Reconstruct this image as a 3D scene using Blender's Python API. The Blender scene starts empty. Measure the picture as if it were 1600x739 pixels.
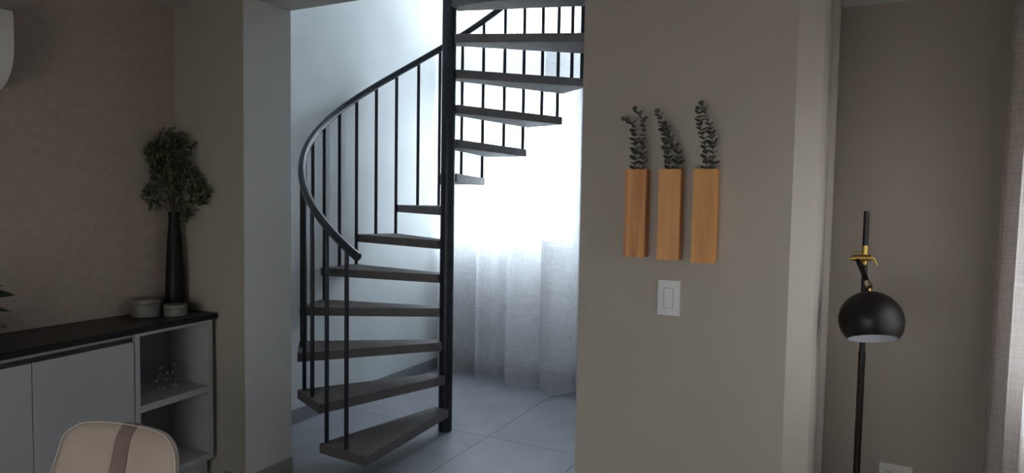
import bpy, bmesh, math, random
from mathutils import Vector, Matrix
random.seed(7)
PI = math.pi
scene = bpy.context.scene
C = scene.collection

# ---------------------------------------------------------------- camera
cam_d = bpy.data.cameras.new('camera')
cam_d.sensor_width = 36.0
cam_d.lens = 1040.126 / 1600 * 36.0
cam_d.clip_start = 0.05
cam = bpy.data.objects.new('camera', cam_d)
C.objects.link(cam)
r_ = Vector((0.88924721, 0.45713199, 0.0164241))
u_ = Vector((-0.03984966, 0.04164971, 0.99833727))
f_ = Vector((-0.45568784, 0.88842312, -0.05525344))
cam.matrix_world = Matrix(((r_.x, u_.x, -f_.x, 0.0), (r_.y, u_.y, -f_.y, 0.0), (r_.z, u_.z, -f_.z, 1.5), (0, 0, 0, 1)))
scene.camera = cam

# ---------------------------------------------------------------- world, daylight, exposure
world = bpy.data.worlds.new('sky')
scene.world = world
world.use_nodes = True
bgn = world.node_tree.nodes['Background']
bgn.inputs['Color'].default_value = (0.82, 0.90, 1.0, 1)
bgn.inputs['Strength'].default_value = 3.0
scene.view_settings.view_transform = 'Standard'
scene.view_settings.look = 'None'
scene.view_settings.gamma = 1
scene.view_settings.exposure = 2.35


def portal(name, loc, rot, sx, sy):
    d = bpy.data.lights.new(name, 'AREA')
    d.shape = 'RECTANGLE'; d.size = sx; d.size_y = sy
    d.cycles.is_portal = True
    o = bpy.data.objects.new(name, d); C.objects.link(o)
    o.location = loc; o.rotation_euler = rot
    return o


# window openings: hall (two, one above the other), the window beside the niche, the window behind the camera
HW = dict(x0=-3.21, x1=-2.02, z0=1.12, z1=2.50)
HU = dict(x0=-3.21, x1=-2.02, z0=2.74, z1=4.55)
RW = dict(y0=1.66, y1=2.52, z0=0.95, z1=1.80)
BW = dict(x0=-1.80, x1=0.0, z0=0.30, z1=1.80)
YB = 5.05
portal('window_daylight', ((HW['x0'] + HW['x1']) / 2, YB + .16, (HW['z0'] + HW['z1']) / 2), (-PI / 2, 0, 0), 1.13, 1.38)
portal('window_daylight', ((HU['x0'] + HU['x1']) / 2, YB + .16, (HU['z0'] + HU['z1']) / 2), (-PI / 2, 0, 0), 1.13, 1.81)
portal('window_daylight', (.90, (RW['y0'] + RW['y1']) / 2, (RW['z0'] + RW['z1']) / 2), (0, PI / 2, 0), RW['z1'] - RW['z0'], RW['y1'] - RW['y0'])
portal('window_daylight', ((BW['x0'] + BW['x1']) / 2, -1.66, (BW['z0'] + BW['z1']) / 2), (PI / 2, 0, 0), BW['x1'] - BW['x0'], BW['z1'] - BW['z0'])


# ---------------------------------------------------------------- materials
def mat(name, col, rough=.6, metal=0.0, spec=.5, noise=None, bump=None, aniso=None):
    """noise=(scale, amount, detail) varies the colour; bump=(scale, strength)"""
    m = bpy.data.materials.new(name); m.use_nodes = True
    nt = m.node_tree; b = nt.nodes['Principled BSDF']
    b.inputs['Base Color'].default_value = (*col, 1)
    b.inputs['Roughness'].default_value = rough
    b.inputs['Metallic'].default_value = metal
    b.inputs['Specular IOR Level'].default_value = spec
    tc = nt.nodes.new('ShaderNodeTexCoord')
    mp = nt.nodes.new('ShaderNodeMapping')
    nt.links.new(tc.outputs['Object'], mp.inputs['Vector'])
    if aniso: mp.inputs['Scale'].default_value = aniso
    if noise:
        n = nt.nodes.new('ShaderNodeTexNoise'); n.inputs['Scale'].default_value = noise[0]
        n.inputs['Detail'].default_value = noise[2] if len(noise) > 2 else 4
        nt.links.new(mp.outputs['Vector'], n.inputs['Vector'])
        rp = nt.nodes.new('ShaderNodeValToRGB')
        a = noise[1]
        rp.color_ramp.elements[0].position = .3; rp.color_ramp.elements[1].position = .7
        rp.color_ramp.elements[0].color = (*[c * (1 - a) for c in col], 1)
        rp.color_ramp.elements[1].color = (*[min(1, c * (1 + a)) for c in col], 1)
        nt.links.new(n.outputs['Fac'], rp.inputs['Fac'])
        nt.links.new(rp.outputs['Color'], b.inputs['Base Color'])
    if bump:
        n2 = nt.nodes.new('ShaderNodeTexNoise'); n2.inputs['Scale'].default_value = bump[0]; n2.inputs['Detail'].default_value = 5
        nt.links.new(mp.outputs['Vector'], n2.inputs['Vector'])
        bp = nt.nodes.new('ShaderNodeBump'); bp.inputs['Strength'].default_value = bump[1]; bp.inputs['Distance'].default_value = .004
        nt.links.new(n2.outputs['Fac'], bp.inputs['Height'])
        nt.links.new(bp.outputs['Normal'], b.inputs['Normal'])
    return m


def wood_mat(name, c1, c2, scale, seed):
    m = bpy.data.materials.new(name); m.use_nodes = True
    nt = m.node_tree; b = nt.nodes['Principled BSDF']; b.inputs['Roughness'].default_value = .5
    tc = nt.nodes.new('ShaderNodeTexCoord'); mp = nt.nodes.new('ShaderNodeMapping')
    mp.inputs['Scale'].default_value = (1, 1, .06); mp.inputs['Location'].default_value = (seed, seed * .7, seed * .3)
    nt.links.new(tc.outputs['Object'], mp.inputs['Vector'])
    n = nt.nodes.new('ShaderNodeTexNoise'); n.inputs['Scale'].default_value = scale; n.inputs['Detail'].default_value = 3
    n.inputs['Distortion'].default_value = .6
    nt.links.new(mp.outputs['Vector'], n.inputs['Vector'])
    w = nt.nodes.new('ShaderNodeTexNoise'); w.inputs['Scale'].default_value = scale * 7; w.inputs['Detail'].default_value = 5
    nt.links.new(mp.outputs['Vector'], w.inputs['Vector'])
    mx = nt.nodes.new('ShaderNodeMath'); mx.operation = 'MULTIPLY_ADD'; mx.inputs[1].default_value = .35
    nt.links.new(w.outputs['Fac'], mx.inputs[0]); nt.links.new(n.outputs['Fac'], mx.inputs[2])
    rp = nt.nodes.new('ShaderNodeValToRGB')
    rp.color_ramp.elements[0].position = .48; rp.color_ramp.elements[0].color = (*c1, 1)
    rp.color_ramp.elements[1].position = .8; rp.color_ramp.elements[1].color = (*c2, 1)
    nt.links.new(mx.outputs[0], rp.inputs['Fac']); nt.links.new(rp.outputs['Color'], b.inputs['Base Color'])
    return m


def cloth_mat(name, col, trans, weave=420.0, tl=.55):
    """gauzy linen: open weave (transparent), light passing through the threads (translucent) and diffuse"""
    m = bpy.data.materials.new(name); m.use_nodes = True
    nt = m.node_tree; nt.nodes.clear()
    out = nt.nodes.new('ShaderNodeOutputMaterial')
    tc = nt.nodes.new('ShaderNodeTexCoord')
    vals = []
    for sc in ((weave, weave, 14), (10, 10, weave)):
        mp = nt.nodes.new('ShaderNodeMapping'); mp.inputs['Scale'].default_value = sc
        nt.links.new(tc.outputs['Object'], mp.inputs['Vector'])
        n = nt.nodes.new('ShaderNodeTexNoise'); n.inputs['Scale'].default_value = 1; n.inputs['Detail'].default_value = 2
        nt.links.new(mp.outputs['Vector'], n.inputs['Vector']); vals.append(n)
    ad = nt.nodes.new('ShaderNodeMath'); ad.operation = 'ADD'
    nt.links.new(vals[0].outputs['Fac'], ad.inputs[0]); nt.links.new(vals[1].outputs['Fac'], ad.inputs[1])
    mr = nt.nodes.new('ShaderNodeMapRange')
    mr.inputs['From Min'].default_value = .7; mr.inputs['From Max'].default_value = 1.3
    mr.inputs['To Min'].default_value = max(0, trans - .12); mr.inputs['To Max'].default_value = trans + .12
    nt.links.new(ad.outputs[0], mr.inputs['Value'])
    rp = nt.nodes.new('ShaderNodeValToRGB')
    rp.color_ramp.elements[0].position = .3; rp.color_ramp.elements[0].color = (*col, 1)
    rp.color_ramp.elements[1].position = .75; rp.color_ramp.elements[1].color = (*[c * .72 for c in col], 1)
    mr2 = nt.nodes.new('ShaderNodeMath'); mr2.operation = 'MULTIPLY'; mr2.inputs[1].default_value = .5
    nt.links.new(ad.outputs[0], mr2.inputs[0]); nt.links.new(mr2.outputs[0], rp.inputs['Fac'])
    d = nt.nodes.new('ShaderNodeBsdfDiffuse'); t = nt.nodes.new('ShaderNodeBsdfTranslucent'); tr = nt.nodes.new('ShaderNodeBsdfTransparent')
    nt.links.new(rp.outputs['Color'], d.inputs['Color']); nt.links.new(rp.outputs['Color'], t.inputs['Color'])
    m1 = nt.nodes.new('ShaderNodeMixShader'); m1.inputs[0].default_value = tl
    nt.links.new(d.outputs[0], m1.inputs[1]); nt.links.new(t.outputs[0], m1.inputs[2])
    m2 = nt.nodes.new('ShaderNodeMixShader')
    nt.links.new(mr.outputs[0], m2.inputs[0]); nt.links.new(m1.outputs[0], m2.inputs[1]); nt.links.new(tr.outputs[0], m2.inputs[2])
    nt.links.new(m2.outputs[0], out.inputs['Surface'])
    return m


def glass_mat(name, tint=(.93, .97, .97), refl=.08):
    m = bpy.data.materials.new(name); m.use_nodes = True
    nt = m.node_tree; nt.nodes.clear()
    out = nt.nodes.new('ShaderNodeOutputMaterial')
    g = nt.nodes.new('ShaderNodeBsdfGlossy'); g.inputs['Roughness'].default_value = .02
    t = nt.nodes.new('ShaderNodeBsdfTransparent'); t.inputs['Color'].default_value = (*tint, 1)
    mx = nt.nodes.new('ShaderNodeMixShader'); mx.inputs[0].default_value = refl
    nt.links.new(t.outputs[0], mx.inputs[1]); nt.links.new(g.outputs[0], mx.inputs[2])
    nt.links.new(mx.outputs[0], out.inputs['Surface'])
    return m


M = dict(
    room=mat('greige_wall_paint', (.42, .362, .315), .75, noise=(1.5, .04), bump=(60, .05)),
    jamb=mat('hall_lit_jamb_tone', (.52, .50, .475), .75, noise=(1.5, .04), bump=(60, .05)),
    taupe=mat('taupe_niche_wall', (.305, .252, .218), .75, noise=(1.5, .04), bump=(60, .05)),  # niche back wall, darker and browner than the room walls
    pier=mat('beige_wall_paint', (.37, .325, .27), .75, noise=(1.3, .04), bump=(60, .05)),
    paper=mat('mottled_wallpaper', (.35, .272, .232), .8, noise=(28, .08, 6), bump=(120, .12)),
    hall=mat('white_hall_paint', (.72, .74, .74), .7, noise=(2.2, .06), bump=(9, .25)),
    ceil=mat('ceiling_paint', (.44, .42, .385), .8, noise=(2, .03)),
    tile=mat('grey_porcelain', (.345, .35, .385), .42, noise=(3.0, .13, 6), bump=(30, .03)),
    grout=mat('tile_grout', (.22, .225, .24), .9),
    base=mat('grey_tile_skirting', (.26, .27, .28), .45, noise=(4, .1)),
    base2=mat('taupe_tile_skirting', (.27, .245, .215), .5, noise=(4, .1)),
    tread=mat('grey_stained_tread', (.150, .128, .125), .65, noise=(14, .16, 6), bump=(60, .1)),
    steel=mat('black_painted_steel', (.010, .011, .018), .42, noise=(20, .2)),
    rail=mat('charcoal_satin_rail', (.02, .025, .035), .25),
    cab=mat('light_grey_laminate', (.36, .345, .35), .45),
    cabin=mat('recess_shade_grey', (.14, .135, .135), .6),  # shade of the shelf recess darkened into the grey; also the rocker gap
    stone=mat('black_granite', (.006, .0055, .005), .35, spec=.25, noise=(160, .6, 3)),
    dark=mat('dark_gap', (.02, .02, .02), .7),
    vase=mat('matt_black_ceramic', (.006, .005, .005), .5, spec=.25),
    marble=mat('grey_marble', (.16, .14, .125), .5, noise=(22, .22, 6)),
    leafd=mat('dark_green_leaf', (.038, .056, .016), .5, noise=(30, .4)),
    leafl=mat('light_green_leaf', (.07, .085, .025), .5, noise=(30, .4)),
    leafr=mat('rubber_plant_leaf', (.018, .022, .012), .35, noise=(20, .3)),
    euc=mat('eucalyptus_leaf', (.085, .09, .07), .6, noise=(40, .3)),
    eucs=mat('eucalyptus_stem', (.09, .08, .06), .6),
    bark=mat('brown_twig', (.05, .035, .025), .7),
    wood1=wood_mat('pine_wood_streaked', (.42, .12, .03), (.74, .34, .105), 26, 3.1),
    wood2=wood_mat('pine_wood_even', (.60, .245, .065), (.74, .34, .105), 20, 7.7),
    wood3=wood_mat('pine_wood_golden', (.56, .215, .05), (.74, .35, .095), 14, 12.3),
    plast=mat('white_plastic', (.62, .60, .61), .35),
    plastw=mat('ivory_plastic', (.55, .51, .46), .35),
    acw=mat('warm_white_plastic', (.62, .57, .52), .4),
    lampb=mat('dark_bronze_lacquer', (.010, .0065, .0065), .36, spec=.3),
    lampi=mat('white_lamp_lining', (.75, .75, .80), .5),
    brass=mat('brushed_brass', (.50, .32, .09), .38, 1.0),
    nickel=mat('pale_brass', (.75, .62, .42), .3, 1.0),
    linen=mat('cream_upholstery', (.47, .37, .31), .85, noise=(8, .04), bump=(400, .2)),
    piping=mat('pale_piping', (.62, .56, .50), .7),
    strap=mat('brown_leather', (.22, .15, .125), .5, noise=(30, .1)),
    alu=mat('white_aluminium', (.7, .7, .7), .4),
    soil=mat('dark_moss', (.03, .035, .02), .9),
    sheer=cloth_mat('sheer_linen_curtain', (.86, .84, .87), .32),
    hemc=cloth_mat('curtain_hem', (.72, .71, .73), .04),
    sheer2=cloth_mat('woven_linen_curtain', (.84, .75, .71), .09),
    sheer3=cloth_mat('added_warming_sheer', (.88, .74, .60), .22),
    glass=glass_mat('window_glass'),
    crystal=glass_mat('clear_crystal', (.96, .97, .98), .5),
    out=mat('concrete_ground', (.35, .35, .34), .9, noise=(2, .1)),
)


# ---------------------------------------------------------------- mesh helpers
def new_bm(): return bmesh.new()


def box(bm, x0, x1, y0, y1, z0, z1, bev=0.0):
    vs = [bm.verts.new(p) for p in ((x0, y0, z0), (x1, y0, z0), (x1, y1, z0), (x0, y1, z0), (x0, y0, z1), (x1, y0, z1), (x1, y1, z1), (x0, y1, z1))]
    fs = [bm.faces.new([vs[i] for i in q]) for q in ((0, 3, 2, 1), (4, 5, 6, 7), (0, 1, 5, 4), (1, 2, 6, 5), (2, 3, 7, 6), (3, 0, 4, 7))]
    if bev > 0:
        es = list({e for f in fs for e in f.edges})
        bmesh.ops.bevel(bm, geom=es, offset=bev, segments=2, profile=.5, affect='EDGES')
    return bm


def bx(*a): return box(new_bm(), *a)


def prism(bm, poly, z0, z1, bev=0):
    b = [bm.verts.new((x, y, z0)) for x, y in poly]; t = [bm.verts.new((x, y, z1)) for x, y in poly]
    n = len(poly)
    fs = [bm.faces.new(list(reversed(b))), bm.faces.new(t)]
    for i in range(n): fs.append(bm.faces.new([b[i], b[(i + 1) % n], t[(i + 1) % n], t[i]]))
    bmesh.ops.recalc_face_normals(bm, faces=fs)
    if bev > 0:
        bmesh.ops.bevel(bm, geom=list({e for f in fs for e in f.edges}), offset=bev, segments=2, profile=.5, affect='EDGES')
    return bm


def tube(bm, pts, r, n=12, cap=True):
    pts = [Vector(p) for p in pts]
    rs = r if isinstance(r, (list, tuple)) else [r] * len(pts)
    rings = []; up = None
    for i, p in enumerate(pts):
        t = (pts[min(i + 1, len(pts) - 1)] - pts[max(i - 1, 0)]).normalized()
        if up is None:
            up = Vector((0, 0, 1)) if abs(t.z) < .9 else Vector((1, 0, 0))
        a = t.cross(up).normalized(); b = a.cross(t).normalized(); up = b
        rings.append([bm.verts.new(p + (a * math.cos(2 * PI * k / n) + b * math.sin(2 * PI * k / n)) * rs[i]) for k in range(n)])
    for i in range(len(rings) - 1):
        for k in range(n):
            f = bm.faces.new([rings[i][k], rings[i][(k + 1) % n], rings[i + 1][(k + 1) % n], rings[i + 1][k]]); f.smooth = True
    if cap:
        bm.faces.new(rings[0][::-1]); bm.faces.new(rings[-1])
    return bm


def lathe(bm, prof, n=32, smooth=True):
    rings = []
    for r, z in prof:
        if r < 1e-5: rings.append([bm.verts.new((0, 0, z))])
        else: rings.append([bm.verts.new((r * math.cos(2 * PI * k / n), r * math.sin(2 * PI * k / n), z)) for k in range(n)])
    for i in range(len(rings) - 1):
        a, b = rings[i], rings[i + 1]
        for k in range(n):
            k2 = (k + 1) % n
            if len(a) == 1 and len(b) == 1: continue
            if len(a) == 1: f = bm.faces.new([a[0], b[k2], b[k]])
            elif len(b) == 1: f = bm.faces.new([a[k], a[k2], b[0]])
            else: f = bm.faces.new([a[k], a[k2], b[k2], b[k]])
            f.smooth = smooth
    bmesh.ops.recalc_face_normals(bm, faces=bm.faces[:])
    return bm


def obj(name, bm, m, parent=None, sharp=None):
    me = bpy.data.meshes.new(name); bm.to_mesh(me); bm.free()
    me.materials.append(M[m] if isinstance(m, str) else m)
    if sharp: me.set_sharp_from_angle(angle=math.radians(sharp))
    o = bpy.data.objects.new(name, me); C.objects.link(o)
    if parent: o.parent = parent
    return o


def tag(o, label, cat, group=None):
    o['label'] = label; o['category'] = cat
    if group: o['group'] = group
    return o


def thing(name, label, cat, loc=(0, 0, 0), rotz=0, group=None):
    o = bpy.data.objects.new(name, None); C.objects.link(o)
    o.location = loc; o.rotation_euler = (0, 0, rotz); o.empty_display_size = .05
    return tag(o, label, cat, group)


def struct(name, bm, m, parent=None, label=None, sharp=None):
    o = obj(name, bm, m, parent, sharp)
    if not parent: o['kind'] = 'structure'
    if label: o['label'] = label
    return o


def off(bm, v):
    bmesh.ops.translate(bm, verts=bm.verts[:], vec=v); return bm


# ---------------------------------------------------------------- structure
CZ = 2.462          # ceiling of the front room
HZ = 5.05           # ceiling of the two-storey stair hall
XL, XR, YR, YN = -3.165, 0.62, -1.5, 2.30
floor = struct('floor', bx(-3.5, .95, -1.7, 5.3, -.16, -.008), 'grout')
tiles = {}
TW, TL, X0, Y0 = .645, 1.29, -2.008, 3.62
for i in range(-3, 5):
    for j in range(-6, 3):
        x0, x1 = X0 + i * TW + .0015, X0 + (i + 1) * TW - .0015
        y0, y1 = Y0 + j * TL + .0015, Y0 + (j + 1) * TL - .0015
        x0, x1 = max(x0, -3.24), min(x1, .64); y0, y1 = max(y0, -1.52), min(y1, YB + .02)
        if x1 - x0 < .02 or y1 - y0 < .02: continue
        key = (round(x1 - x0, 3), round(y1 - y0, 3))
        if key not in tiles:
            o = obj('tile', bx(0, x1 - x0, 0, y1 - y0, -.009, 0, .0012), 'tile', floor); tiles[key] = o.data
        else:
            o = bpy.data.objects.new('tile', tiles[key]); C.objects.link(o); o.parent = floor
        o.location = (x0, y0, 0)

struct('wall_left', bx(XL - .3, XL, YR - .15, YN + .02, -.05, CZ + .1), 'paper')
struct('wall_hall_left', bx(-3.46, -3.235, 2.45, YB + .2, -.05, HZ), 'hall')
struct('trim_1', bx(-3.4, -2.656, YN, 2.60, -.05, CZ + .05, .004), 'pier')                      # pier left of the opening
struct('trim_2', bx(-2.657, -2.652, YN, 2.602, 0.0, CZ - .001), 'jamb')       # added lining, its paler colour stands in for hall light on the jamb
# planter wall with its chamfered end and the niche return
pw = [(-.898, YN), (-.178, YN), (-.105, 2.375), (-.095, 2.42), (-.095, 2.80), (-.076, 2.815), (-.076, 3.1), (-.35, 3.1), (-.35, 2.6), (-.898, 2.6)]
struct('wall_front', prism(new_bm(), pw, -.05, CZ + .05), 'room')
struct('wall_hall_right', bx(-.85, -.70, 2.55, YB + .2, -.05, HZ), 'hall')
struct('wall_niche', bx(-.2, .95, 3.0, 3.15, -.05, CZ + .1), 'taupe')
struct('ceiling_niche', bx(-.09, .63, 2.44, 3.01, 2.286, CZ + .02), 'ceil')
# right wall with window opening
bm = new_bm()
box(bm, XR, .80, YR - .15, RW['y0'], -.05, CZ + .1); box(bm, XR, .80, RW['y1'], 3.1, -.05, CZ + .1)
box(bm, XR, .80, RW['y0'], RW['y1'], -.05, RW['z0']); box(bm, XR, .80, RW['y0'], RW['y1'], RW['z1'], CZ + .1)
struct('wall_right', bm, 'room')
bm = new_bm()
box(bm, XL - .3, BW['x0'], YR - .15, YR, -.05, CZ + .1); box(bm, BW['x1'], .8, YR - .15, YR, -.05, CZ + .1)
box(bm, BW['x0'], BW['x1'], YR - .15, YR, -.05, BW['z0']); box(bm, BW['x0'], BW['x1'], YR - .15, YR, BW['z1'], CZ + .1)
struct('wall_rear', bm, 'room')
struct('ceiling', bx(XL - .3, .8, YR - .15, 2.60, CZ, CZ + .14), 'ceil')
struct('wall_hall_front', bx(-3.4, -.7, 2.44, 2.60, CZ + .13, HZ), 'hall')
bm = new_bm()
W = HW
box(bm, -3.4, W['x0'], YB, YB + .15, -.05, HZ); box(bm, W['x1'], -.7, YB, YB + .15, -.05, HZ)
for a, b in ((-.05, HW['z0']), (HW['z1'], HU['z0']), (HU['z1'], HZ)): box(bm, W['x0'], W['x1'], YB, YB + .15, a, b)
struct('wall_hall_back', bm, 'hall')
struct('ceiling_hall', bx(-3.46, -.7, 2.44, YB + .2, HZ, HZ + .12), 'ceil')
struct('ground', bx(-14, 14, -14, 18, -.5, -.35), 'out')

struct('baseboard_hall', bx(-3.235, -3.222, 2.6, YB, 0, .097, .002), 'base')
struct('baseboard_back', bx(-3.22, -.86, YB - .013, YB, 0, .097, .002), 'base')
bm = new_bm(); box(bm, -2.80, -2.643, YN - .013, YN, 0, .095, .002); struct('baseboard_front', bm, 'base2')
struct('baseboard_opening', bx(-2.656, -2.643, YN, 2.605, 0, .095, .002), 'base2')
struct('baseboard_pier', bx(-.898, -.178, YN - .013, YN, 0, .095, .002), 'base2')
struct('baseboard_niche', bx(-.07, .60, 2.987, 3.0, 0, .095, .002), 'base2')


def window_y(n, w, y, cols=2):
    fr = struct('window_%d' % n, new_frame(w['x0'], w['x1'], w['z0'], w['z1'], y), 'alu')
    k = (w['x1'] - w['x0'] - .08) / cols
    for i in range(cols):
        xa = w['x0'] + .04 + i * k
        obj('pane', bx(xa + .004, xa + k - .004, y + .015, y + .021, w['z0'] + .04, w['z1'] - .04), 'glass', fr)
    return fr


def new_frame(x0, x1, z0, z1, y):
    bm = new_bm(); t = .04
    box(bm, x0, x1, y, y + .04, z0, z0 + t); box(bm, x0, x1, y, y + .04, z1 - t, z1)
    box(bm, x0, x0 + t, y, y + .04, z0 + t, z1 - t); box(bm, x1 - t, x1, y, y + .04, z0 + t, z1 - t)
    xm = (x0 + x1) / 2; box(bm, xm - .012, xm + .012, y, y + .04, z0 + t, z1 - t)
    return bm


window_y(1, HW, YB + .07)
window_y(2, HU, YB + .07)
window_y(4, BW, YR - .10)
bm = new_frame(0, RW['y1'] - RW['y0'], RW['z0'], RW['z1'], 0)
w3 = struct('window_3', bm, 'alu'); w3.matrix_world = Matrix.Translation((.74, RW['y0'], 0)) @ Matrix.Rotation(PI / 2, 4, 'Z')
for i in range(2):
    k = (RW['y1'] - RW['y0'] - .08) / 2
    obj('pane', bx(.044 + i * k, .036 + (i + 1) * k, .015, .021, RW['z0'] + .04, RW['z1'] - .04), 'glass', w3)


# ---------------------------------------------------------------- curtains
def curtain(path, z0, z1, m, name, ft=None):
    bm = new_bm(); nz = 16; rows = []
    for j in range(nz + 1):
        s = j / nz; z = z0 + (z1 - z0) * s
        row = []
        for i, (x, y) in enumerate(path):
            dx, dy = ft(s, x, y) if ft else (0, 0)
            row.append(bm.verts.new((x + dx, y + dy, z)))
        rows.append(row)
    for j in range(nz):
        for i in range(len(path) - 1):
            f = bm.faces.new([rows[j][i], rows[j][i + 1], rows[j + 1][i + 1], rows[j + 1][i]]); f.smooth = True
    return obj(name, bm, m)


def smooth_path(P, sub=6):
    out = []
    for i in range(len(P) - 1):
        p0 = Vector(P[max(i - 1, 0)]); p1 = Vector(P[i]); p2 = Vector(P[i + 1]); p3 = Vector(P[min(i + 2, len(P) - 1)])
        for k in range(sub):
            t = k / sub
            v = .5 * ((2 * p1) + (-p0 + p2) * t + (2 * p0 - 5 * p1 + 4 * p2 - p3) * t * t + (-p0 + 3 * p1 - 3 * p2 + p3) * t ** 3)
            out.append((v.x, v.y))
    out.append(P[-1]); return out


P = [(-3.215, 4.90), (-3.17, 4.80), (-3.10, 4.86), (-3.05, 4.80), (-3.0, 4.81), (-2.93, 4.86), (-2.86, 4.91), (-2.80, 4.90), (-2.785, 4.79), (-2.75, 4.745), (-2.69, 4.775),
     (-2.635, 4.80), (-2.585, 4.81), (-2.545, 4.86), (-2.50, 4.86), (-2.475, 4.74), (-2.44, 4.685), (-2.38, 4.68), (-2.30, 4.74),
     (-2.22, 4.83), (-2.18, 4.82), (-2.165, 4.73), (-2.10, 4.665), (-2.02, 4.655), (-1.96, 4.72), (-1.92, 4.80), (-1.88, 4.82), (-1.86, 4.74), (-1.82, 4.69),
     (-1.74, 4.72), (-1.69, 4.82), (-1.66, 4.74), (-1.58, 4.70), (-1.50, 4.80), (-1.45, 4.86), (-1.41, 4.76), (-1.33, 4.70), (-1.24, 4.76), (-1.19, 4.85), (-1.14, 4.74), (-1.06, 4.70), (-.98, 4.78), (-.90, 4.84)]
path = smooth_path(P)


def top_even(s, x, y):
    k = s * s * .45
    return (0.012 * math.sin(x * 9 + 2 * s) * s, (4.80 + .04 * math.sin(x * 38) - y) * k)


hc = curtain(path, .018, 4.98, 'sheer', 'curtain', top_even)
tag(hc, 'floor-length white sheer linen curtain behind the spiral staircase', 'curtain', None)
bm = new_bm(); ra = []
for z in (.019, .085, .15):
    ra.append([bm.verts.new((x, y - .003, z)) for x, y in path])
for j in range(2):
    for i in range(len(path) - 1):
        f = bm.faces.new([ra[j][i], ra[j][i + 1], ra[j + 1][i + 1], ra[j + 1][i]]); f.smooth = True
obj('hem', bm, 'hemc', hc)
tag(obj('curtain_rail', bx(-3.22, -.87, 4.775, 4.825, 4.98, 5.049, .003), 'alu'), 'white ceiling rail carrying the tall curtain of the stair hall', 'curtain rail')

P = []
y = .35; k = 0
while y < 2.93:
    P.append((.485 + (.035 if k % 2 else -.03) + .01 * math.sin(k * 1.7), y)); y += .05 + .018 * math.sin(k * 2.3) + .01; k += 1
P += [(.47, 2.935), (.485, 2.955)]
path2 = smooth_path(P)
rc = curtain(path2, .02, 2.40, 'sheer2', 'curtain', lambda s, x, y: (.02 * s - .012, 0))
# cut under the niche ceiling: the curtain hangs from a rail just below it
for v in rc.data.vertices: v.co.z = .02 + (v.co.z - .02) * (2.235 - .02) / 2.38
tag(rc, 'beige woven linen curtain at the right edge beside the floor lamp', 'curtain')
tag(obj('curtain_rail', bx(.475, .52, .33, 2.97, 2.24, 2.27, .003), 'alu'), 'white rail above the beige curtain at the right window', 'curtain rail')

P = []
y = -1.75; k = 0
while y < .25:
    P.append((y + .0, YR + .09 + (.035 if k % 2 else -.03))); y += .055 + .018 * math.sin(k * 2.3); k += 1
bc = curtain(smooth_path(P, 4), .02, 2.40, 'sheer3', 'curtain')  # unseen curtain, added to tint the rear daylight warm
tag(bc, 'sand-coloured sheer curtain added unseen behind the viewer to warm the window light', 'curtain')
tag(obj('curtain_rail', bx(-1.77, .30, YR + .07, YR + .11, 2.40, 2.461, .003), 'alu'), 'white rail of the added sand-coloured curtain behind the viewer', 'curtain rail')

# ---------------------------------------------------------------- spiral staircase
SX, SY, R = -2.3045, 3.586, .922
Z1, RI, PH1, AL = .157, .215, 265.83, 21.475
st = thing('spiral_staircase', 'black steel spiral staircase with grey wedge treads in front of the sheer curtain', 'staircase', (SX, SY, 0))
bm = new_bm(); tube(bm, [(0, 0, .0), (0, 0, 2), (0, 0, 4.2)], .0445, 28)
obj('pole', bm, 'steel', st, 40)
NT = 15
hw = .052
a2 = math.radians(AL / 2)
Rx, Ry = R * math.cos(a2), R * math.sin(a2)
poly = [(Rx, -Ry), (Rx, Ry), (.035, hw), (.035, -hw)]
tme = None
for k in range(NT):
    if tme is None:
        o = obj('tread', prism(new_bm(), poly, -.054, 0, .003), 'tread', st); tme = o.data
    else:
        o = bpy.data.objects.new('tread', tme); C.objects.link(o); o.parent = st
    o.location = (0, 0, Z1 + k * RI); o.rotation_euler = (0, 0, math.radians(PH1 - k * AL))
RB = .884


def rail_z(az): return 1.238 + .01001 * (266.3 - az)


n = 0
for k in range(NT):
    for da in (.6, -9.9):
        az = PH1 - k * AL + da
        zb, zt = Z1 + k * RI, rail_z(az)
        a = math.radians(az)
        o = obj('baluster', tube(new_bm(), [(0, 0, -.002), (0, 0, zt - zb - .005)], .0122, 12), 'steel', st, 40)
        o.location = (RB * math.cos(a), RB * math.sin(a), zb)
pts = []
az = 271.2
while az > PH1 - (NT - 1) * AL - 12:
    a = math.radians(az); pts.append((RB * math.cos(a), RB * math.sin(a), rail_z(az))); az -= 3
obj('handrail', tube(new_bm(), pts, .0235, 16), 'rail', st, 60)
a = math.radians(271.2); d = (Vector(pts[0]) - Vector(pts[1])).normalized()
obj('end_cap', tube(new_bm(), [pts[0], Vector(pts[0]) + d * .006, Vector(pts[0]) + d * .012], [.024, .0235, .015], 16), 'steel', st, 50)

# ---------------------------------------------------------------- wall planters and eucalyptus
PY = YN - .05
GP = 'wooden wall planters in a row'
specs = [(-.717, .073, 'wood1', 'left wooden wall planter with reddish streaked grain, nearest the stairs'),
         (-.600, .074, 'wood2', 'middle wooden wall planter of even pale orange grain'),
         (-.484, .074, 'wood3', 'right wooden wall planter of golden grain with small scratches, hanging lowest')]
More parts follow.
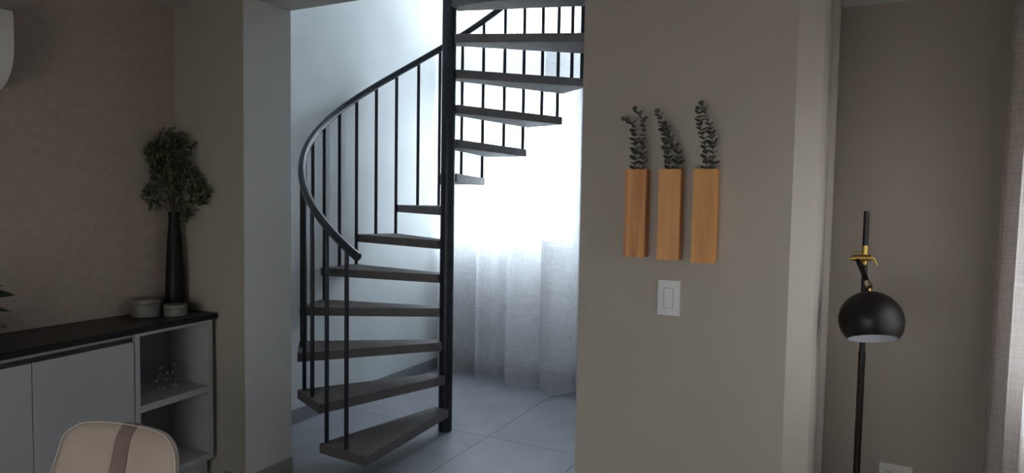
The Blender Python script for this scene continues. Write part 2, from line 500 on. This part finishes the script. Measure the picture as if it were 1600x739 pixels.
# positions are measured on the front faces
centres = []
for i, (x, w, wm, lab) in enumerate(specs):
    xs = x + .004; z0, z1 = (1.308, 1.304, 1.300)[i], 1.612
    t = thing('wall_planter', lab, 'planter', (xs + w / 2, YN - .028, z0), 0, GP)
    h = z1 - z0
    bm = new_bm(); box(bm, -w / 2, w / 2, -.024, .026, 0, .012); box(bm, -w / 2, w / 2, -.024, -.014, .012, h)
    box(bm, -w / 2, -w / 2 + .01, -.014, .018, .012, h); box(bm, w / 2 - .01, w / 2, -.014, .018, .012, h); box(bm, -w / 2, w / 2, .018, .0275, .012, h)
    obj('block', bm, wm, t)
    obj('filling', bx(-w / 2 + .01, w / 2 - .01, -.014, .018, .012, h - .006), 'soil', t)
    centres.append((xs + w / 2, z1))

bm = new_bm()       # one round eucalyptus leaf, slightly cupped, lying along +x
ring = []
for k in range(12):
    a = 2 * PI * k / 12; rx = .5 + .5 * math.cos(a)
    ring.append(bm.verts.new((rx, .46 * math.sin(a), .10 * rx * rx + .05 * abs(math.sin(a)))))
c1 = bm.verts.new((.5, 0, 0))
for k in range(12): f = bm.faces.new([ring[k], ring[(k + 1) % 12], c1]); f.smooth = True
rr = bmesh.ops.extrude_face_region(bm, geom=bm.faces[:])
bmesh.ops.translate(bm, verts=[v for v in rr['geom'] if isinstance(v, bmesh.types.BMVert)], vec=(0, 0, .03))
bmesh.ops.recalc_face_normals(bm, faces=bm.faces[:])
lme = bpy.data.meshes.new('leaf'); bm.to_mesh(lme); bm.free(); lme.materials.append(M['euc'])
E_ = [
    ([(-.685, 1.60), (-.685, 1.66), (-.687, 1.723), (-.692, 1.765), (-.722, 1.785)], 'left eucalyptus sprig of the left planter, its tip bent far to the left'),
    ([(-.655, 1.60), (-.655, 1.67), (-.652, 1.733), (-.655, 1.778), (-.682, 1.815)], 'right eucalyptus sprig of the left planter, the taller of its two'),
    ([(-.564, 1.60), (-.572, 1.67), (-.58, 1.72), (-.592, 1.765), (-.606, 1.803)], 'left eucalyptus sprig of the middle planter, tall and leaning left'),
    ([(-.544, 1.60), (-.533, 1.64), (-.535, 1.67), (-.555, 1.704), (-.575, 1.755)], 'right eucalyptus sprig of the middle planter, the shorter one'),
    ([(-.440, 1.60), (-.445, 1.67), (-.454, 1.716), (-.466, 1.759), (-.472, 1.806)], 'left eucalyptus sprig of the right planter'),
    ([(-.419, 1.60), (-.421, 1.68), (-.429, 1.737), (-.443, 1.779), (-.458, 1.822)], 'right eucalyptus sprig of the right planter, tallest of all')]
for si, (pp, lab) in enumerate(E_):
    base = Vector((pp[0][0], YN - .03, pp[0][1]))
    t = thing('eucalyptus_sprig', lab, 'plant', base, 0, 'eucalyptus sprigs in the wall planters')
    loc = smooth_path([(x - base.x, z - base.z) for x, z in pp], 5)
    yo = -.004 - .006 * (si % 2)
    P3 = [Vector((x, yo - .012 * (i / len(loc)), z)) for i, (x, z) in enumerate(loc)]
    obj('stem', tube(new_bm(), P3, [.0014] * (len(P3) - 3) + [.001] * 3, 6), 'eucs', t)
    L = 0; nxt = .012; pair = si
    for i in range(len(P3) - 1):
        seg = (P3[i + 1] - P3[i]); L0 = L; L += seg.length
        while nxt <= L:
            p = P3[i] + seg * ((nxt - L0) / seg.length)
            tdir = seg.normalized()
            fr = nxt / .22
            size = .0262 * (1 - .36 * fr) * random.uniform(.85, 1.1)
            a0 = (pair % 2) * 1.25 + random.uniform(-.35, .35)
            for s in (0, PI):
                q = bpy.data.objects.new('leaf', lme); C.objects.link(q); q.parent = t
                # leaf points outward and a little upward from the stem
                outv = Vector((math.cos(a0 + s), -abs(math.sin(a0 + s)) * .9 if math.sin(a0 + s) < 0 or True else 0, 0))
                outv = (outv + tdir * random.uniform(.15, .75)).normalized()
                nrm = (tdir - outv * tdir.dot(outv)).normalized()
                nrm = (nrm + Vector((0, -random.uniform(.25, .8), 0))).normalized()
                nrm = (nrm - outv * nrm.dot(outv)).normalized()
                sd = nrm.cross(outv)
                mt = Matrix((outv, sd, nrm)).transposed().to_4x4()
                q.matrix_local = Matrix.Translation(p) @ mt @ Matrix.Scale(size, 4)
            nxt += .0178 - .005 * fr; pair += 1
    for s in range(3):  # the rosette at the tip
        q = bpy.data.objects.new('leaf', lme); C.objects.link(q); q.parent = t
        tdir = (P3[-1] - P3[-3]).normalized()
        outv = (tdir + Vector((random.uniform(-.6, .6), -.3 * s, random.uniform(-.4, .4)))).normalized()
        nrm = Vector((0, -1, .15)); nrm = (nrm - outv * nrm.dot(outv)).normalized(); sd = nrm.cross(outv)
        q.matrix_local = Matrix.Translation(P3[-1]) @ Matrix((outv, sd, nrm)).transposed().to_4x4() @ Matrix.Scale(.015, 4)

# ---------------------------------------------------------------- light switch and socket
t = thing('light_switch', 'white rectangular light switch plate with one rocker below the wooden planters', 'switch', (-.5615, YN, 1.1685))
obj('plate', bx(-.039, .039, -.007, 0, -.0625, .0625, .002), 'plast', t)
bm = new_bm(); box(bm, -.0165, .0165, -.0075, -.006, -.035, .035); obj('rocker_gap', bm, 'cabin', t)
obj('rocker', bx(-.0155, .0155, -.0105, -.0068, -.034, .034, .0012), 'plast', t)
t = thing('wall_socket', 'white wall socket low on the niche wall behind the floor lamp', 'socket', (.186, 3.0, .441))
obj('plate', bx(-.0575, .0575, -.007, 0, -.038, .038, .002), 'plastw', t)
for sx in (-.0255, .0255):
    f = obj('outlet', bx(sx - .019, sx + .019, -.0085, -.0065, -.017, .017, .001), 'plastw', t)
    for hx, hz, w in ((-.006, .006, .0012), (.006, .006, .0012), (0, -.006, .002)):
        obj('slot', bx(sx + hx - w, sx + hx + w, -.0092, -.008, hz - .004, hz + .004), 'dark', f)
    

# ---------------------------------------------------------------- floor lamp
LX, LY = .0435, 2.60
t = thing('floor_lamp', 'black floor lamp with brass joint and domed metal shade in the niche', 'lamp', (LX, LY, 0))
obj('base', lathe(new_bm(), [(0, 0), (.13, 0), (.132, .006), (.128, .014), (.02, .018), (.014, .03), (0, .03)], 40), 'lampb', t, 30)
obj('pole', tube(new_bm(), [(0, 0, .02), (0, 0, .992)], .0113, 20), 'lampb', t, 40)
obj('upper_pole', tube(new_bm(), [(0, 0, .99), (-.003, 0, 1.20), (-.004, 0, 1.3)], .0092, 20), 'lampb', t, 40)
obj('top_pole', tube(new_bm(), [(-.005, 0, 1.355), (-.005, 0, 1.481)], .0092, 20), 'lampb', t, 40)
bm = new_bm()
tube(bm, [(-.005, 0, 1.296), (-.005, 0, 1.362)], .0098, 20)
tube(bm, [(-.042, -.016, 1.318), (.014, -.016, 1.321)], [.011, .011], 18)
tube(bm, [(-.05, -.016, 1.315), (-.03, -.016, 1.316)], .007, 14)
tube(bm, [(-.046, -.006, 1.338), (-.01, -.004, 1.336)], .003, 10)
obj('joint', bm, 'brass', t, 40)['label'] = 'brass swivel joint'
bm = new_bm(); tube(bm, [(.014, -.016, 1.322), (.022, -.016, 1.320), (.034, -.018, 1.296)], [.006, .004, .0028], 10)
obj('lever', bm, 'brass', t, 40)
# shade sits nearer the camera than the pole
dep = 2.19
cen = Vector((0, 0, 1.5)) + (f_ + r_ * ((1361 - 800) / 1040.126) + u_ * ((369.5 - 501) / 1040.126)) * dep
cl = cen - Vector((LX, LY, 0))
vd = Vector((-f_.x, -f_.y, 0)).normalized() * .8 + Vector((-.25, -.55, 0)).normalized() * .2
vd.normalize()
tilt = math.radians(21)
ax = (Vector((0, 0, 1)) * math.cos(tilt) - vd * math.sin(tilt)).normalized()     # shade axis, up
rs = .0975
prof = []
for k in range(25):
    th = math.radians(2 + k * (128 - 2) / 24)
    ry = rs
    prof.append((rs * math.sin(th), ry * math.cos(th)))
inner = [(max(r - .003, .0), z - .0008 if z > 0 else z) for r, z in prof]
sx_ = Vector((1, 0, 0)); sx_ = (sx_ - ax * sx_.dot(ax)).normalized(); sy_ = ax.cross(sx_)
SM = Matrix.Translation(cl) @ Matrix((sx_, sy_, ax)).transposed().to_4x4()
bm = lathe(new_bm(), [(0, rs)] + prof + [(prof[-1][0] - .003, prof[-1][1])], 56)
o = obj('shade', bm, 'lampb', t, 50); o.matrix_local = SM
o2 = obj('shade_lining', lathe(new_bm(), [(0, rs - .004)] + inner, 56), 'lampi', o); o2['label'] = 'white inside of the shade'
obj('bulb', lathe(new_bm(), [(0, -.045), (.018, -.04), (.028, -.02), (.026, 0), (.016, .025), (.013, .05), (.013, .08), (0, .08)], 24), 'lampi', o)
neck = cl + ax * rs
jt = Vector((-.026, -.026, 1.312))
top = neck + Vector((-.004, 0, .030))
obj('arm', tube(new_bm(), [jt, jt + (top - jt) * .5, top], .0078, 16), 'lampb', t, 40)
bm = new_bm(); tube(bm, [top + (jt - top).normalized() * .004, top - (jt - top).normalized() * .018], .0098, 18)
obj('ferrule', bm, 'nickel', t, 40)
obj('knuckle', tube(new_bm(), [neck - ax * .004, neck + ax * .016], .0095, 18), 'brass', t, 40)
bm = new_bm(); tube(bm, [neck + ax * .010 + Vector((-.007, -.012, 0)), neck + ax * .010 + Vector((.008, .012, 0))], .006, 14)
obj('screw', bm, 'dark', t, 40)

# ---------------------------------------------------------------- sideboard (its front follows a slightly skewed line)
YE = 2.29


def fx(y): return -2.838 + (YE - y) * .072


def skew(bm):
    for v in bm.verts:
        k = (v.co.x - XL) / (.327)
        v.co.x = XL + k * (fx(v.co.y) - .012 - XL)
    return bm


FW = .327   # nominal depth, mapped to the front line
wt = new_bm()
yA = -.05
prism(wt, [(XL + .001, yA), (fx(yA), yA), (fx(YE), YE), (XL + .001, YE)], .877, .905, .003)
tag(obj('worktop', wt, 'stone'), 'long black stone worktop over the grey cabinets on the left', 'worktop')
GC = 'cabinet units under the black worktop'


def sk(*a):  # local box given in nominal coordinates (depth from the wall 0..FW)
    x0, x1 = a[0] + XL, a[1] + XL
    return skew(box(new_bm(), x0, x1, *a[2:]))


cu = thing('shelf_cabinet', 'light grey open shelf unit at the end of the sideboard beside the pier', 'cabinet', (0, 0, 0), 0, GC)
y0, y1 = 1.842, 2.268
obj('side_panel', sk(.002, FW, y0, y0 + .023, .165, .876), 'cab', cu)
obj('side_panel', sk(.002, FW, y1 - .026, y1, .165, .876), 'cab', cu)
obj('top_panel', sk(.002, FW, y0 + .023, y1 - .026, .862, .876), 'cab', cu)
obj('bottom_panel', sk(.002, FW, y0 + .023, y1 - .026, .165, .197), 'cab', cu)
obj('shelf', sk(.002, FW - .002, y0 + .023, y1 - .026, .512, .543), 'cab', cu)
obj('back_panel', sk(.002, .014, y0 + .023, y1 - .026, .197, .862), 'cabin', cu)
obj('plinth', sk(.002, FW - .05, y0, y1, 0.0, .165), 'cab', cu)
ye = 1.838
k = 0
for wd in (.86, .86):
    ys = ye - wd
    lab = ('grey two-door cabinet in the middle of the sideboard, next to the open shelves', 'grey two-door cabinet at the left end, cut off by the picture edge')[k]
    c = thing('door_cabinet', lab, 'cabinet', (0, 0, 0), 0, GC)
    obj('body', sk(.002, FW - .022, ys + .001, ye - .001, .165, .876), 'cab', c)
    obj('plinth', sk(.002, FW - .05, ys + .001, ye - .001, 0.0, .165), 'cab', c)
    obj('grip_channel', sk(FW - .022, FW - .012, ys + .001, ye - .001, .842, .858), 'dark', c)
    for j in range(2):
        a, b = ys + j * wd / 2, ys + (j + 1) * wd / 2
        obj('door', sk(FW - .020, FW, a + .0015, b - .0015, .168, .842, .001), 'cab', c)
    ye = ys; k += 1

# ---------------------------------------------------------------- things on the sideboard
def drum(name, label, x, y, r, h, lid):
    t = thing(name, label, 'box', (x, y, .905), 0, 'round marble boxes on the worktop')
    obj('body', lathe(new_bm(), [(0, 0), (r - .002, 0), (r, .002), (r, h * lid - .001), (0, h * lid - .001)], 40), 'marble', t, 30)
    obj('lid', lathe(new_bm(), [(0, h * lid + .001), (r + .001, h * lid + .001), (r + .001, h - .002), (r - .001, h), (0, h)], 40), 'marble', t, 30)


drum('marble_box', 'larger round marble box left of the black vase', -3.060, 2.03 + .03, .0665, .083, .76)
drum('marble_box', 'smaller flat round marble box right in front of the black vase', -2.952, 2.140, .0525, .055, .66)
VX, VY = -3.078, 2.228
vs = thing('vase', 'tall slender black vase in the corner of the worktop', 'vase', (VX - .0, VY, .905))
obj('body', lathe(new_bm(), [(0, 0), (.044, 0), (.048, .01), (.046, .08), (.041, .22), (.034, .36), (.0265, .44), (.024, .475), (.0285, .505), (.025, .505), (.021, .475), (.02, .40), (0, .40)], 32), 'vase', vs, 50)

# the small tree in the vase
tr = thing('artificial_tree', 'small artificial tree with dark green leaves standing in the black vase', 'plant', (VX, VY, 1.39))
bmst = new_bm(); bml = new_bm(); bml2 = new_bm()


def leaf(bm, p, d, n, L, w):
    d = d.normalized(); n = (n - d * n.dot(d)); n = n.normalized() if n.length > 1e-4 else Vector((0, 0, 1)); s = d.cross(n)
    a = bm.verts.new(p); b = bm.verts.new(p + d * L * .45 + s * w + n * .002); c = bm.verts.new(p + d * L - n * .003); e = bm.verts.new(p + d * L * .45 - s * w + n * .002)
    m_ = bm.verts.new(p + d * L * .5 - n * .002)
    for q in ((a, b, m_), (b, c, m_), (c, e, m_), (e, a, m_)): bm.faces.new(q)


SR, SU = Vector((.89, .457, 0)), Vector((0, 0, 1))          # the tree is flattened against the corner
FD = Vector((-.457, .89, 0))
# clusters: right, up, radius in metres from the vase mouth
cl_ = [(0.00, .37, .075), (.03, .33, .08), (-.05, .30, .07), (-.09, .22, .05), (-.11, .13, .05), (-.07, .06, .04), (.0, .22, .08), (.05, .24, .06), (.0, .12, .06), (.10, .16, .07),
       (.14, .12, .06), (.075, .06, .05), (.06, .0, .035), (.05, .38, .035), (-.10, .27, .045), (.165, .09, .035), (-.02, .39, .05), (.09, .21, .04), (-.085, .34, .04)]
for cx, cz, rad in cl_:
    cx *= 1.1
    c = SR * cx + SU * cz
    mid = SR * (cx * .25) + SU * (cz * .45) + FD * random.uniform(-.015, .015)
    c2 = c + FD * random.uniform(-.05, -.005)
    tube(bmst, [Vector((SR.x * cx * .05, SR.y * cx * .05, -.03)), SR * cx * .1 + SU * .04, mid, c2], [.0028, .0026, .002, .0012], 6)
    for i in range(int(1250 * rad * rad / .005 / 18) + 6):
        v = Vector((random.gauss(0, 1), random.gauss(0, 1), random.gauss(0, 1))).normalized() * random.uniform(.25, 1) ** .6
        p = c2 + (SR * v.x + SU * v.y) * rad + FD * v.z * rad * .55
        if (Vector((VX, VY, 1.39)) + p).x < XL + .02: p.x = XL + .02 - VX + random.uniform(0, .03)
        if (VY + p.y) > YN - .02: p.y = YN - .02 - VY - random.uniform(0, .03)
        d = (v + Vector((random.uniform(-.5, .5), random.uniform(-.5, .5), random.uniform(-.9, .2)))).normalized()
        nn = Vector((random.uniform(-1, 1), random.uniform(-1, 0), random.uniform(.2, 1)))
        leaf(bml2 if random.random() < (.5 if cx > .09 else .12) else bml, p, d, nn, random.uniform(.024, .034), random.uniform(.0075, .0105))
obj('stem', bmst, 'bark', tr)
o = obj('foliage', bml, 'leafd', tr); o['kind'] = 'stuff'
o = obj('foliage', bml2, 'leafl', tr); o['kind'] = 'stuff'; o['label'] = 'lighter green leaves'

# the plant cut by the left edge
pl = thing('rubber_plant', 'dark broad-leaved plant cut off by the left edge of the picture', 'plant', (-3.0, 1.27, .905))
obj('pot', lathe(new_bm(), [(0, 0), (.045, 0), (.06, .09), (.062, .1), (.056, .1), (.052, .085), (0, .085)], 32), 'vase', pl, 40)
obj('stem', tube(new_bm(), [(0, 0, .08), (.005, .01, .16), (.0, .015, .27)], [.006, .005, .003], 8), 'bark', pl)


def bigleaf(p, tip, w, nrm):
    p = Vector(p); tip = Vector(tip); d = tip - p; L = d.length; d.normalize(); nrm = Vector(nrm); nrm = (nrm - d * nrm.dot(d)).normalized(); s = d.cross(nrm)
    bm = new_bm(); rows = []
    prof = [(0, .04), (.15, .15), (.3, .7), (.5, 1), (.7, .86), (.85, .5), (.94, .18), (1, .02)]
    for tt, ww in prof:
        c = p + d * L * tt - nrm * .25 * L * (tt - .4) ** 2
        rows.append([bm.verts.new(c + s * w * ww + nrm * w * ww * .3), bm.verts.new(c), bm.verts.new(c - s * w * ww + nrm * w * ww * .3)])
    for i in range(len(rows) - 1):
        for k in (0, 1):
            f = bm.faces.new([rows[i][k], rows[i][k + 1], rows[i + 1][k + 1], rows[i + 1][k]]); f.smooth = True
    return bm


# tips measured in the photograph, relative to the pot
for p, tip, w, nr in [((0, .015, .20), (.05, .172, .190), .020, (.7, -.5, .6)), ((0, .01, .15), (.05, .153, .128), .013, (.7, -.5, .6)),
                      ((0, .01, .12), (.05, .140, .062), .022, (.8, -.5, .5)), ((0, .015, .24), (.05, .128, .232), .013, (.7, -.3, .7)),
                      ((0, 0, .22), (.11, .03, .20), .025, (0, 0, 1)), ((0, 0, .18), (.10, -.07, .17), .025, (0, 0, 1)), ((0, 0, .2), (-.05, -.12, .22), .025, (0, 0, 1)),
                      ((0, 0, .26), (.02, -.06, .33), .022, (1, 0, .2)), ((0, 0, .15), (.02, -.15, .13), .025, (0, 0, 1)), ((0, 0, .26), (.03, .06, .31), .018, (1, -.5, .2))]:
    obj('leaf', bigleaf(p, tip, w, nr), 'leafr', pl)

# clear ornament on the shelf
orn = thing('crystal_ornament', 'small clear crystal flower ornament on the upper shelf of the open cabinet', 'ornament', (-2.985, 2.085, .5435))
bm = new_bm()
for i in range(2):
    cx = (-.0, .07)[i]
    obj('stem', tube(new_bm(), [(0, cx, .0), (.004, cx + .005, .05), (0, cx, .085)], .002, 8), 'crystal', orn)
    obj('base', off(lathe(new_bm(), [(0, 0), (.018, 0), (.016, .006), (.004, .009), (0, .009)], 16), (0, cx, 0)), 'crystal', orn)
    for k in range(5):
        a = k * 2 * PI / 5 + .3
        b = new_bm(); bmesh.ops.create_icosphere(b, subdivisions=1, radius=.0095)
        bmesh.ops.scale(b, verts=b.verts[:], vec=(1, 1, 1.7))
        bmesh.ops.rotate(b, verts=b.verts[:], matrix=Matrix.Rotation(.7, 3, 'Y') @ Matrix.Rotation(a, 3, 'Z'))
        off(b, (.02 * math.cos(a), cx + .026 * math.sin(a), .045 + .028 * (k % 3)))
        obj('petal', b, 'crystal', orn)

# ---------------------------------------------------------------- air conditioner
ac = thing('air_conditioner', 'white split air conditioner high on the wallpapered left wall', 'air conditioner', (XL, 1.474, 0))
prof = [(0, 1.915), (.075, 1.912), (.115, 1.935), (.15, 1.975), (.17, 2.02), (.178, 2.07), (.178, 2.195), (.170, 2.212), (.14, 2.222), (0, 2.225)]


def extr(prof, ya, yb):
    bm = new_bm(); a = [bm.verts.new((x, ya, z)) for x, z in prof]; b = [bm.verts.new((x, yb, z)) for x, z in prof]; n = len(prof)
    bm.faces.new(a); bm.faces.new(b[::-1])
    for i in range(n): f = bm.faces.new([a[i], a[(i + 1) % n], b[(i + 1) % n], b[i]]); f.smooth = True
    bmesh.ops.recalc_face_normals(bm, faces=bm.faces[:]); return bm


obj('body', extr(prof, -.80, 0), 'acw', ac, 40)
obj('front_panel', extr([(.177, 2.035), (.183, 2.07), (.183, 2.195), (.176, 2.21), (.17, 2.2), (.17, 2.04)], -.795, -.004), 'acw', ac, 40)
obj('air_flap', extr([(.09, 1.916), (.122, 1.932), (.156, 1.972), (.150, 1.976), (.112, 1.942), (.088, 1.925)], -.74, -.05), 'acw', ac, 40)

# ---------------------------------------------------------------- dining chair
ch = thing('dining_chair', 'cream upholstered dining chair with a brown leather strap over its back', 'chair', (-1.975, 1.02, 0), math.radians(8))


def back_pt(u, v, side):
    """u -1..1 across, v 0..1 up the back; side 0 front, 1 rear"""
    z = .43 + .335 * v
    hw_ = .266 - .044 * v ** 1.5
    y = .155 + .115 * v + .02 * math.sin(v * PI) + (-.045) * u * u
    th = .055 * (1 - .25 * v)
    return Vector((u * hw_, y + (th if side else 0), z - .0 * abs(u)))


def shell(u0, u1, v0, v1, nu, nv, infl, corner, grow=0.0):
    bm = new_bm(); G = []
    for side in (0, 1):
        g = []
        for j in range(nv + 1):
            row = []
            for i in range(nu + 1):
                u = u0 + (u1 - u0) * i / nu; v = v0 + (v1 - v0) * j / nv
                # round the top corners: squircle remap
                uu, vv = u, v
                if corner:
                    t_ = max(0, (v - .80) / .20); uu = u * (1 - .15 * t_ ** 2.6 * abs(u) ** 2); vv = v - .04 * abs(u) ** 6 * t_
                p = back_pt(uu, vv, side)
                e = (1 - abs(u) ** 6) * (1 - max(0, (v - .5) * 2) ** 8)
                p.y += (-1 if not side else 1) * (infl * e + grow) - (1 - e) * (-.014 if not side else .014)
                row.append(bm.verts.new(p))
            g.append(row)
        G.append(g)
    for side in (0, 1):
        for j in range(nv):
            for i in range(nu):
                q = [G[side][j][i], G[side][j][i + 1], G[side][j + 1][i + 1], G[side][j + 1][i]]
                f = bm.faces.new(q if side == 0 else q[::-1]); f.smooth = True
    for j in range(nv):
        for i in (0, nu):
            q = [G[0][j][i], G[1][j][i], G[1][j + 1][i], G[0][j + 1][i]]
            f = bm.faces.new(q if i else q[::-1]); f.smooth = True
    for i in range(nu):
        for j in (0, nv):
            q = [G[0][j][i], G[0][j][i + 1], G[1][j][i + 1], G[1][j][i]]
            f = bm.faces.new(q if j else q[::-1]); f.smooth = True
    bmesh.ops.recalc_face_normals(bm, faces=bm.faces[:])
    return bm


bk = obj('backrest', shell(-1, 1, 0, 1, 24, 18, .012, True), 'linen', ch, 80)
# piping round the rim
pp = []
for i in range(19):
    v = i / 18
    for_u = 1.0
    t_ = max(0, (v - .80) / .20); uu = 1 * (1 - .15 * t_ ** 2.6); vv = v - .04 * t_
    p = back_pt(uu, vv, 0); p.y += .012; p.x += .0015; pp.append(p)
top_ = []
for i in range(1, 24):
    u = 1 - 2 * i / 24
    uu = u * (1 - .15 * abs(u) ** 2); vv = 1 - .04 * abs(u) ** 6
    p = back_pt(uu, vv, 0); p.y += .010; p.z += .0015; top_.append(p)
left_ = [Vector((-p.x, p.y, p.z)) for p in pp[::-1]]
obj('piping', tube(new_bm(), pp + top_ + left_, .0018, 8), 'piping', bk)['label'] = 'pale piping along the edge'
sb = shell(-.135, .125, 0.05, 1.0, 6, 30, .012, False, .003)
for v in sb.verts:
    if v.co.z > .755: v.co.z += .003
obj('strap', sb, 'strap', bk, 60)['label'] = 'brown leather strap'
bm = new_bm(); box(bm, -.235, .235, -.27, .20, .39, .47, .03); obj('seat', bm, 'linen', ch, 60)
obj('seat_frame', bx(-.21, .21, -.24, .19, .365, .392, .004), 'dark', ch)
for sx in (-1, 1):
    for sy in (-1, 1):
        obj('leg', tube(new_bm(), [(sx * .18, sy * .19 - .02, .37), (sx * .215, sy * .225 - .02, .0)], [.016, .010], 14), 'lampb', ch, 40)
